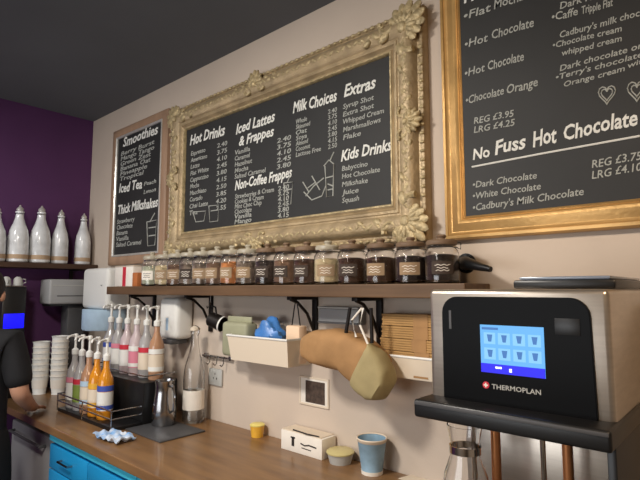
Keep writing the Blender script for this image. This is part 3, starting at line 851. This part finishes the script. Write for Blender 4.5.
# white wall bins
def wall_bin(x0, x1, z0, z1, label, y0=-.16):
    t = thing('wall_bin', label, 'bin', ((x0 + x1) / 2, 0, z0), 0, 'cream bins on the wall under the shelf')
    h = (x1 - x0) / 2; H = z1 - z0
    bm = nb()
    box(bm, -h + .02, h - .004, y0 + .012, -.004, 0, .006)
    a = [(-h, y0, H), (h, y0, H), (h, -.002, H), (-h, -.002, H)]
    b = [(-h + .02, y0 + .012, 0), (h - .004, y0 + .012, 0), (h - .004, -.002, 0), (-h + .02, -.002, 0)]
    for off in (0, 1):
        va = [bm.verts.new(Vector(p) + (Vector((.004 if p[0] < 0 else -.004, .004 if p[1] < -.1 else -.002, 0)) if off else Vector())) for p in a]
        vb = [bm.verts.new(Vector(p) + (Vector((.004 if p[0] < 0 else -.004, .004 if p[1] < -.1 else -.002, .002)) if off else Vector())) for p in b]
        for i in range(4):
            k = (i + 1) % 4; bm.faces.new((vb[i], vb[k], va[k], va[i]))
    obj('tub', bm, M['cream'], t, False)
    bm = nb(); tube(bm, [(-h, y0, H), (h, y0, H), (h, -.008, H), (-h, -.008, H)], .005, 8, True); obj('rim', bm, M['white'], t)
    return t


bx0, bx1 = xat(227, -.16, 340), xat(287, -.16, 340)
wall_bin(bx0, bx1, 1.315, 1.432, 'cream wall bin under the shelf holding a blue bag and a grey packet')
# blue bag
def blob(name, c, rx, ry, rz, m_, label, cat, seed, amp=.18):
    bm = nb(); ball(bm, (0, 0, 0), rx, ry, rz, 22, 14)
    rnd = random.Random(seed); ph = [rnd.uniform(0, 6) for _ in range(6)]
    for v in bm.verts:
        d = v.co.normalized()
        k = 1 + amp * (math.sin(5 * d.x + ph[0]) * math.sin(6 * d.z + ph[1]) + .6 * math.sin(9 * d.y + ph[2] + 4 * d.z))
        v.co *= k
    mn = min(v.co.z for v in bm.verts)
    for v in bm.verts: v.co.z -= mn
    o = obj(name, bm, m_); o.location = c
    return tag(o, label, cat)


blob('plastic_bag', (xat(269, -.09, 330), -.085, 1.323), .085, .055, .10, M['blue'], 'crumpled blue plastic bag sticking out of the cream wall bin', 'bag', 3)
gx0, gx1 = xat(229, -.08, 330), xat(254, -.08, 330)
t = thing('packet', 'grey green soft packet standing in the cream wall bin beside the blue bag', 'packet', ((gx0 + gx1) / 2, -.085, 1.323))
GG = mat('grey_green_foil', srgb(156, 156, 130), .5, noise=.08, scale=12, bump=.3, bscale=20)
h = (gx1 - gx0) / 2
bm = nb(); box(bm, -h, h, -.045, .035, 0, .17, .02, 3); obj('pouch', bm, GG, t)
obj('top_seal', box(nb(), -h * .95, h * .95, -.008, .0, .168, .196, .002), GG, t)

# small cream pouch
cx0, cx1 = xat(289, -.06, 350), xat(303, -.06, 350)
t = thing('paper_pouch', 'narrow cream paper pouch hanging between wall bin and kraft bag', 'pouch', ((cx0 + cx1) / 2, -.06, 1.32))
h = (cx1 - cx0) / 2
obj('pouch', box(nb(), -h, h, -.025, .03, 0, .17, .01, 2), mat('cream_paper', srgb(232, 202, 172), .8, noise=.06, bump=.2, bscale=20), t)
bm = nb(); tube(bm, [(-h * .6, 0, .165), (-h * .3, .0, .24), (0, .0, .298), (h * .3, 0, .24), (h * .6, 0, .165)], .003, 6); obj('string', bm, M['iron'], t)

# hanging kraft bag
yb = -.17
UP = [(303, 338), (318, 330), (335, 329), (352, 333), (370, 342), (383, 354), (391, 370), (392, 385)]
LO = [(304, 354), (314, 363), (327, 367), (342, 371), (353, 380), (361, 390), (371, 399), (384, 399)]


def along(pl, t):
    i = min(int(t * (len(pl) - 1)), len(pl) - 2); f = t * (len(pl) - 1) - i
    return Vector(((pl[i][0] * (1 - f) + pl[i + 1][0] * f), (pl[i][1] * (1 - f) + pl[i + 1][1] * f)))


def crumpled(t0, t1, ns, y0, y1, grow, seed, amp):
    """a soft creased paper sack between the two outlines"""
    bm = nb(); rnd = random.Random(seed); rows = []; ph = [rnd.uniform(0, 6) for _ in range(5)]
    for i in range(ns + 1):
        t = t0 + (t1 - t0) * i / ns
        a, b = along(UP, t), along(LO, t)
        A = aty(a.x, a.y, yb); B = aty(b.x, b.y, yb); mid = (A + B) / 2; up = (A - B) / 2 * grow
        e = min(1, .45 + min(i, ns - i) * .35)
        row = []
        for k in range(28):
            th = 2 * PI * k / 28; c_, s_ = math.cos(th), math.sin(th)
            cu = math.copysign(abs(c_) ** .55, c_); su = math.copysign(abs(s_) ** .55, s_)
            q = 1 + amp * (math.sin(9 * t + 3 * th + ph[0]) * .5 + math.sin(23 * t + ph[1] + 2 * math.sin(2 * th)) * .4 + rnd.uniform(-.35, .35))
            p = mid + up * su * q + Vector((0, (y0 + y1) / 2 + cu * (y1 - y0) / 2 * q * e, 0))
            row.append(bm.verts.new((p.x - 2.5, p.y - yb, p.z - 1.45)))
        rows.append(row)
    for r0, r1 in zip(rows, rows[1:]):
        for k in range(28): bm.faces.new((r0[k], r0[(k + 1) % 28], r1[(k + 1) % 28], r1[k]))
    bm.faces.new(rows[0][::-1]); bm.faces.new(rows[-1])
    return bm


t = thing('paper_bag', 'large brown kraft paper bag hanging aslant on the wall above the framed card', 'bag', (2.5, yb, 1.45))
obj('bag_body', crumpled(0, .80, 26, -.05, .07, 1.0, 4, .05), M['kraft'], t)
o = obj('folded_end', crumpled(.58, 1.0, 14, -.060, .05, 1.02, 9, .03), M['olive'], t); o['label'] = 'pale olive folded bag end'
bm = nb()
for (a, b, c) in (((356, 337), (352, 320), (362, 308)), ((368, 344), (360, 325), (363, 308))):
    tube(bm, [(p.x - 2.5, -.02, p.z - 1.45) for p in (aty(*q, yb - .02) for q in (a, b, c))], .0045, 8)
obj('carry_handle', bm, M['paperw'], t)
bm = nb()
for (a, b) in (((372, 343), (371, 308)), ((346, 333), (350, 308))):
    tube(bm, [(p.x - 2.5, -.01, p.z - 1.45) for p in (aty(*q, yb - .01) for q in (a, b))], .007, 8)
obj('hanging_strap', bm, M['iron'], t)

# grey box behind the bag, kraft bundles in the second bin
gx0, gx1 = xat(309, -.11, 318), xat(350, -.11, 318)
t = thing('roll_dispenser', 'flat grey box fixed to the wall under the shelf above the kraft bag', 'dispenser', ((gx0 + gx1) / 2, 0, 1.495))
h = (gx1 - gx0) / 2
obj('case', box(nb(), -h, h, -.052, -.001, .01, .075, .006), M['grey'], t)
obj('cutter_strip', box(nb(), -h * .98, h * .98, -.058, -.0525, .014, .02), M['dgrey'], t)
obj('top_lid', box(nb(), -h, h, -.056, -.001, .0755, .083, .002), M['lgrey'], t)
b2 = wall_bin(2.68, 3.06, 1.325, 1.405, 'cream wall bin next to the coffee machine holding kraft bundles', -.10)
z = 1.333
BORD = ['lowest', 'second lowest', 'middle', 'second highest', 'topmost']
kb = None
for k in range(5):
    w_ = [.17, .175, .172, .18, .176][k]
    text = '%s kraft paper bundle in the bin next to the coffee machine' % BORD[k]
    if kb is None:
        kb = thing('paper_bundle', text, 'bundle', (2.875, -.050, z), 0, 'kraft bundles in the wall bin')
        bm = nb()
        for q in range(5): box(bm, -.172 + .003 * (q % 2), .172, -.040, .042, q * .0088, q * .0088 + .0082, .0015)
        obj('sheet_pattern', bm, M['kraftl'], kb)
        obj('paper_wrap', box(nb(), -.03, .03, -.042, .044, -.0, .0455), M['kraft'], kb, False)
    else:
        o = dup(kb, (2.875 + .006 * math.sin(k * 2.2), -.050, z + .0458 * k), .02 * math.sin(k * 3), text)

# card on the wall (left plain)
t = thing('wall_card', 'small cream card with dark square fixed to the wall above the printed box', 'card', (2.275, 0, 1.195))
obj('card_sheet', box(nb(), -.088, .088, -.004, -.001, -.062, .062, .001), M['paperw'], t)
obj('dark_square', box(nb(), -.050, .066, -.0052, -.0041, -.050, .046), M['sack'], t, False)
bm = nb(); moulding(bm, -.089, .089, -.063, .063, [(0, -.001), (0, -.006), (.004, -.007), (.008, -.006), (.008, -.003)]); obj('card_edge', bm, M['cream'], t)

# ------------------------------------------------------------------ counter smalls
p0, p1 = atz(285, 447, CT), atz(326, 459, CT)
t = thing('printed_box', 'low white box with black printed marks on the counter below the wall card', 'box', ((p0.x + p1.x) / 2, -.055, CT))
h = (p1.x - p0.x) / 2
obj('box_body', box(nb(), -h, h, -.045, .045, 0, .082, .002), M['paperw'], t)
obj('open_flap', prism(nb(), [(-h, .0825), (h * .9, .0825), (h * .9, .0855), (-h, .0855)], -.04, .045), M['cream'], t)
bm = nb()
box(bm, -h * .45, -h * .32, -.0462, -.045, .025, .062); box(bm, -h * .5, -h * .28, -.0462, -.045, .058, .064)
tube(bm, [(0, -.0455, .045), (h * .2, -.0455, .04), (h * .4, -.0455, .046), (h * .75, -.0455, .043)], .003, 5)
tube(bm, [(h * .05, -.0455, .028), (h * .5, -.0455, .026)], .002, 5)
obj('printed_marks', bm, M['ink'], t)
bm = nb(); tube(bm, [(-h * .5, -.03, .088), (h * .3, -.045, .09), (h * .8, -.035, .088)], .003, 6); obj('dark_edge', bm, M['ink'], t)
tx = atz(342, 463, CT)
t = thing('lidded_tub', 'small pale tub with yellowish lid between printed box and blue cup', 'tub', (tx.x - .01, -.065, CT))
obj('tub_wall', lathe(nb(), [(0, 0), (.044, 0), (.054, .038), (0, .038)], 28), M['lgrey'], t)
obj('lid', lathe(nb(), [(0, .0385), (.057, .0385), (.058, .044), (.05, .050), (0, .051)], 28), mat('yellow_lid', srgb(196, 184, 130), .4), t)
cx_ = atz(371, 475, CT)
t = thing('paper_cup', 'blue and white paper cup on the counter beside the small tub', 'cup', (cx_.x - .01, -.075, CT))
obj('cup_wall', lathe(nb(), [(.040, 0), (.040, .008), (.056, .125), (.059, .128), (.058, .131), (.054, .129), (.038, .010), (0, .010)], 32), mat('blue_grey_paper', srgb(140, 172, 194), .6, noise=.2, scale=14), t)
obj('rim', lathe(nb(), [(.054, .118), (.0565, .120), (.0605, .131), (.058, .134), (.054, .131)], 32), M['cream'], t)
obj('base_band', lathe(nb(), [(.0405, 0), (.0412, .0), (.0428, .014), (.0419, .014)], 32), M['paperw'], t)
yx = atz(255, 437, CT)
t = thing('yellow_tub', 'small amber yellow tub on the counter near the wall below the blue bag bin', 'tub', (yx.x, -.05, CT)); t.scale = (.85, .85, .85)
obj('tub_wall', lathe(nb(), [(0, 0), (.034, 0), (.040, .055), (.040, .06), (.037, .06), (.032, .006), (0, .006)], 26), M['yellow'], t)
obj('lid', lathe(nb(), [(0, .0605), (.042, .0605), (.043, .066), (.036, .071), (0, .072)], 26), mat('pale_yellow_lid', srgb(226, 210, 120), .4), t)
# crumpled blue and white cloth
c = atz(108, 441, CT)
bm = nb(); bmesh.ops.create_grid(bm, x_segments=22, y_segments=12, size=1)
for v in bm.verts:
    x, y = v.co.x, v.co.y
    v.co = Vector((x * .10, y * .05, .012 + .010 * math.sin(6 * x + 2 * y) * math.cos(5 * y - x) + .006 * math.sin(13 * x)))
bmesh.ops.solidify(bm, geom=bm.faces[:], thickness=.006)
mn = min(v.co.z for v in bm.verts)
for v in bm.verts: v.co.z -= mn - .0005
o = obj('cloth', bm, mat('blue_white_cloth', srgb(110, 160, 214), .8, col2=srgb(214, 222, 232), scale=22)); o.location = (c.x, c.y + .03, CT); o.rotation_euler = (0, 0, .1)
tag(o, 'crumpled blue and white cloth on the counter edge above the turquoise cabinet', 'cloth')
tag(obj('paper_sheet', prism(nb(), [(0, 0), (.16, .0), (.17, .11), (.03, .12)], -.001, .001), M['cream']), 'cream paper sheet lying on the counter beside the coffee machine', 'paper').rotation_euler = (-PI / 2, 0, 0)
o = bpy.data.objects['paper_sheet']; q = atz(404, 476, CT); o.location = (q.x - .0, -.06, CT + .0015)

# ------------------------------------------------------------------ person in black at the far end
def skin_mesh(name, joints, edges, m_, parent=None, roots=(0,), sub=2):
    me = bpy.data.meshes.new(name)
    me.from_pydata([j[0] for j in joints], edges, [])
    me.materials.append(m_)
    o = bpy.data.objects.new(name, me); COL.objects.link(o)
    if parent: o.parent = parent
    md = o.modifiers.new('Skin', 'SKIN'); md.use_smooth_shade = True
    lay = me.skin_vertices[0].data if me.skin_vertices else None
    if lay is None:
        bpy.context.view_layer.objects.active = o
        bm = bmesh.new(); bm.from_mesh(me); bm.verts.layers.skin.verify(); bm.to_mesh(me); bm.free(); lay = me.skin_vertices[0].data
    for i, j in enumerate(joints):
        r = j[1]; lay[i].radius = (r, r) if not isinstance(r, tuple) else r
        lay[i].use_root = i in roots
    s = o.modifiers.new('Sub', 'SUBSURF'); s.levels = sub; s.render_levels = sub
    return o


# local frame: person faces +y, right hand side is +x, feet at z = 0
J = [((0, 0, .93), .095), ((0, -.01, 1.08), .090), ((0, -.005, 1.25), .10), ((0, -.01, 1.38), .075), ((0, 0, 1.46), .052), ((0, .02, 1.53), .055), ((0, .03, 1.60), .088), ((0, .025, 1.68), .080),
     ((.17, -.01, 1.385), .058), ((.235, -.04, 1.12), .045), ((.20, .17, 1.02), .034), ((.185, .235, 1.0), .026), ((.18, .285, 0.985), .028),
     ((-.17, -.01, 1.385), .058), ((-.225, -.02, 1.12), .045), ((-.17, .17, 1.02), .034), ((-.15, .235, 1.0), .026), ((-.145, .285, 0.985), .028),
     ((.09, 0, .85), .08), ((.10, .01, .48), .06), ((.10, -.02, .10), .042), ((.11, .10, .035), .034),
     ((-.09, 0, .85), .08), ((-.10, .01, .48), .06), ((-.10, -.02, .10), .042), ((-.11, .10, .035), .034)]
E_ = [(0, 1), (1, 2), (2, 3), (3, 4), (4, 5), (5, 6), (6, 7), (3, 8), (8, 9), (9, 10), (10, 11), (11, 12), (3, 13), (13, 14), (14, 15), (15, 16), (16, 17), (0, 18), (18, 19), (19, 20), (20, 21), (0, 22), (22, 23), (23, 24), (24, 25)]
roots = [0]
for s, bx_ in ((1, .18), (-1, -.145)):
    for k, (dx, L) in enumerate(((-.027, .070), (-.009, .080), (.009, .076), (.026, .060))):
        i = len(J)
        J += [((bx_ + dx * .7, .275, 0.985), .0095), ((bx_ + dx, .312, 0.983), .0090), ((bx_ + dx * 1.05, .312 + L * .45, 0.975), .0085), ((bx_ + dx * 1.05, .312 + L * .8, 0.963), .0075)]
        E_ += [(i, i + 1), (i + 1, i + 2), (i + 2, i + 3)]; roots.append(i)
    i = len(J)
    J += [((bx_ - s * .015, .255, 0.983), .011), ((bx_ - s * .045, .278, 0.976), .0105), ((bx_ - s * .055, .312, .966), .009)]
    E_ += [(i, i + 1), (i + 1, i + 2)]; roots.append(i)
PY = -.92; PX = aty(-22, 345, PY).x
per = thing('person', 'person in black short sleeved top and black trousers leaning hands on the counter', 'person', (PX, PY, 0), .85)
skin_mesh('body', J, E_, M['skin'], per, roots)
T = [((0, 0, .80), (.170, .135)), ((0, 0, .95), (.165, .125)), ((0, -.01, 1.10), (.165, .13)), ((0, -.005, 1.25), (.175, .14)), ((0, -.01, 1.375), (.12, .105)), ((0, -.002, 1.455), .072),
     ((.165, -.01, 1.385), .078), ((.215, -.03, 1.22), .070), ((.236, -.038, 1.145), .066), ((-.165, -.01, 1.385), .078), ((-.205, -.018, 1.22), .070), ((-.226, -.022, 1.145), .066)]
skin_mesh('top', T, [(0, 1), (1, 2), (2, 3), (3, 4), (4, 5), (4, 6), (6, 7), (7, 8), (4, 9), (9, 10), (10, 11)], M['cloth'], per)
L_ = [((0, 0, 1.08), (.145, .115)), ((0, 0, .88), (.155, .12)), ((.10, 0, .74), .105), ((.105, .01, .48), .085), ((.10, -.015, .08), .070), ((-.10, 0, .74), .105), ((-.105, .01, .48), .085), ((-.10, -.015, .08), .070)]
skin_mesh('trousers', L_, [(0, 1), (1, 2), (2, 3), (3, 4), (1, 5), (5, 6), (6, 7)], M['trouser'], per)
bm = nb(); ball(bm, (0, .005, 1.665), .103, .115, .115, 20, 14)
for v in bm.verts:
    if v.co.y > .05 and v.co.z < 1.69: v.co.y = .05 - (1.69 - v.co.z) * .3
obj('hair', bm, M['hair'], per)
bm = nb()
ball(bm, (0, .118, 1.618), .014, .02, .026, 10, 7); obj('nose', bm, M['skin'], per)
bm = nb(); ball(bm, (-.088, .03, 1.62), .014, .024, .032, 10, 7); obj('ear', bm, M['skin'], per)
bm = nb(); ball(bm, (.088, .03, 1.62), .014, .024, .032, 10, 7)
obj('ear', bm, M['skin'], per)
for s in (-1, 1): obj('eye', ball(nb(), (s * .034, .108, 1.645), .013, .008, .008, 10, 7), M['ink'], per)
obj('mouth', ball(nb(), (0, .108, 1.572), .024, .008, .006, 10, 6), mat('lip', srgb(160, 92, 84), .5), per)
for s in (-1, 1):
    obj('shoe', box(nb(), s * .105 - .045, s * .105 + .045, -.07, .19, 0, .07, .025, 3), M['black'], per)

run_jobs()
for o in list(bpy.data.objects):      # texts were queued in world coordinates: hang them on their boards without moving them
    if o.parent in (main, left, right) and o.name.split('.')[0] in ('menu_text', 'menu_heading', 'price_column'):
        o.matrix_parent_inverse = Matrix.Translation(-Vector(o.parent.location))
    if o.name == 'maker_name': o.location = (0, 0, -CT)

# ------------------------------------------------------------------ light
def area(name, loc, size, power, col, rot=(0, 0, 0), sy=None):
    l = bpy.data.lights.new(name, 'AREA'); l.energy = power; l.color = col; l.size = size
    if sy: l.shape = 'RECTANGLE'; l.size_y = sy
    o = bpy.data.objects.new(name, l); COL.objects.link(o); o.location = loc; o.rotation_euler = rot
    return o


area('ceiling_lamp', (2.3, -1.75, 2.74), .3, 44, (1, .93, .84), (.3, 0, 0))
area('ceiling_lamp', (4.3, -1.6, 2.74), .3, 21, (1, .70, .42), (.25, 0, 0))
area('ceiling_lamp', (.7, -1.8, 2.74), .3, 16, (1, .97, .94), (.3, 0, 0))
area('ceiling_lamp', (2.6, -3.4, 2.72), .6, 20, (1, .96, .92))
area('added_cool_fill', (2.0, -4.3, 1.7), 2.6, 62, (.92, .96, 1), (PI / 2 + .3, 0, 0), 1.8)  # added cool fill light from behind the camera; the front wall has no window
w = bpy.data.worlds.new('World'); SC.world = w; w.use_nodes = True
w.node_tree.nodes['Background'].inputs[0].default_value = (.5, .5, .55, 1); w.node_tree.nodes['Background'].inputs[1].default_value = .3

# ------------------------------------------------------------------ camera
cd = bpy.data.cameras.new('Camera'); cam = bpy.data.objects.new('Camera', cd); COL.objects.link(cam)
cd.sensor_width = 36; cd.lens = F / 640 * 36; cd.clip_start = .02
cam.matrix_world = Matrix.Translation(CAM) @ ROT.to_4x4()
SC.camera = cam
SC.view_settings.view_transform = 'Standard'; SC.view_settings.look = 'None'; SC.view_settings.gamma = 1
SC.view_settings.use_curve_mapping = False
SC.view_settings.exposure = 0.0
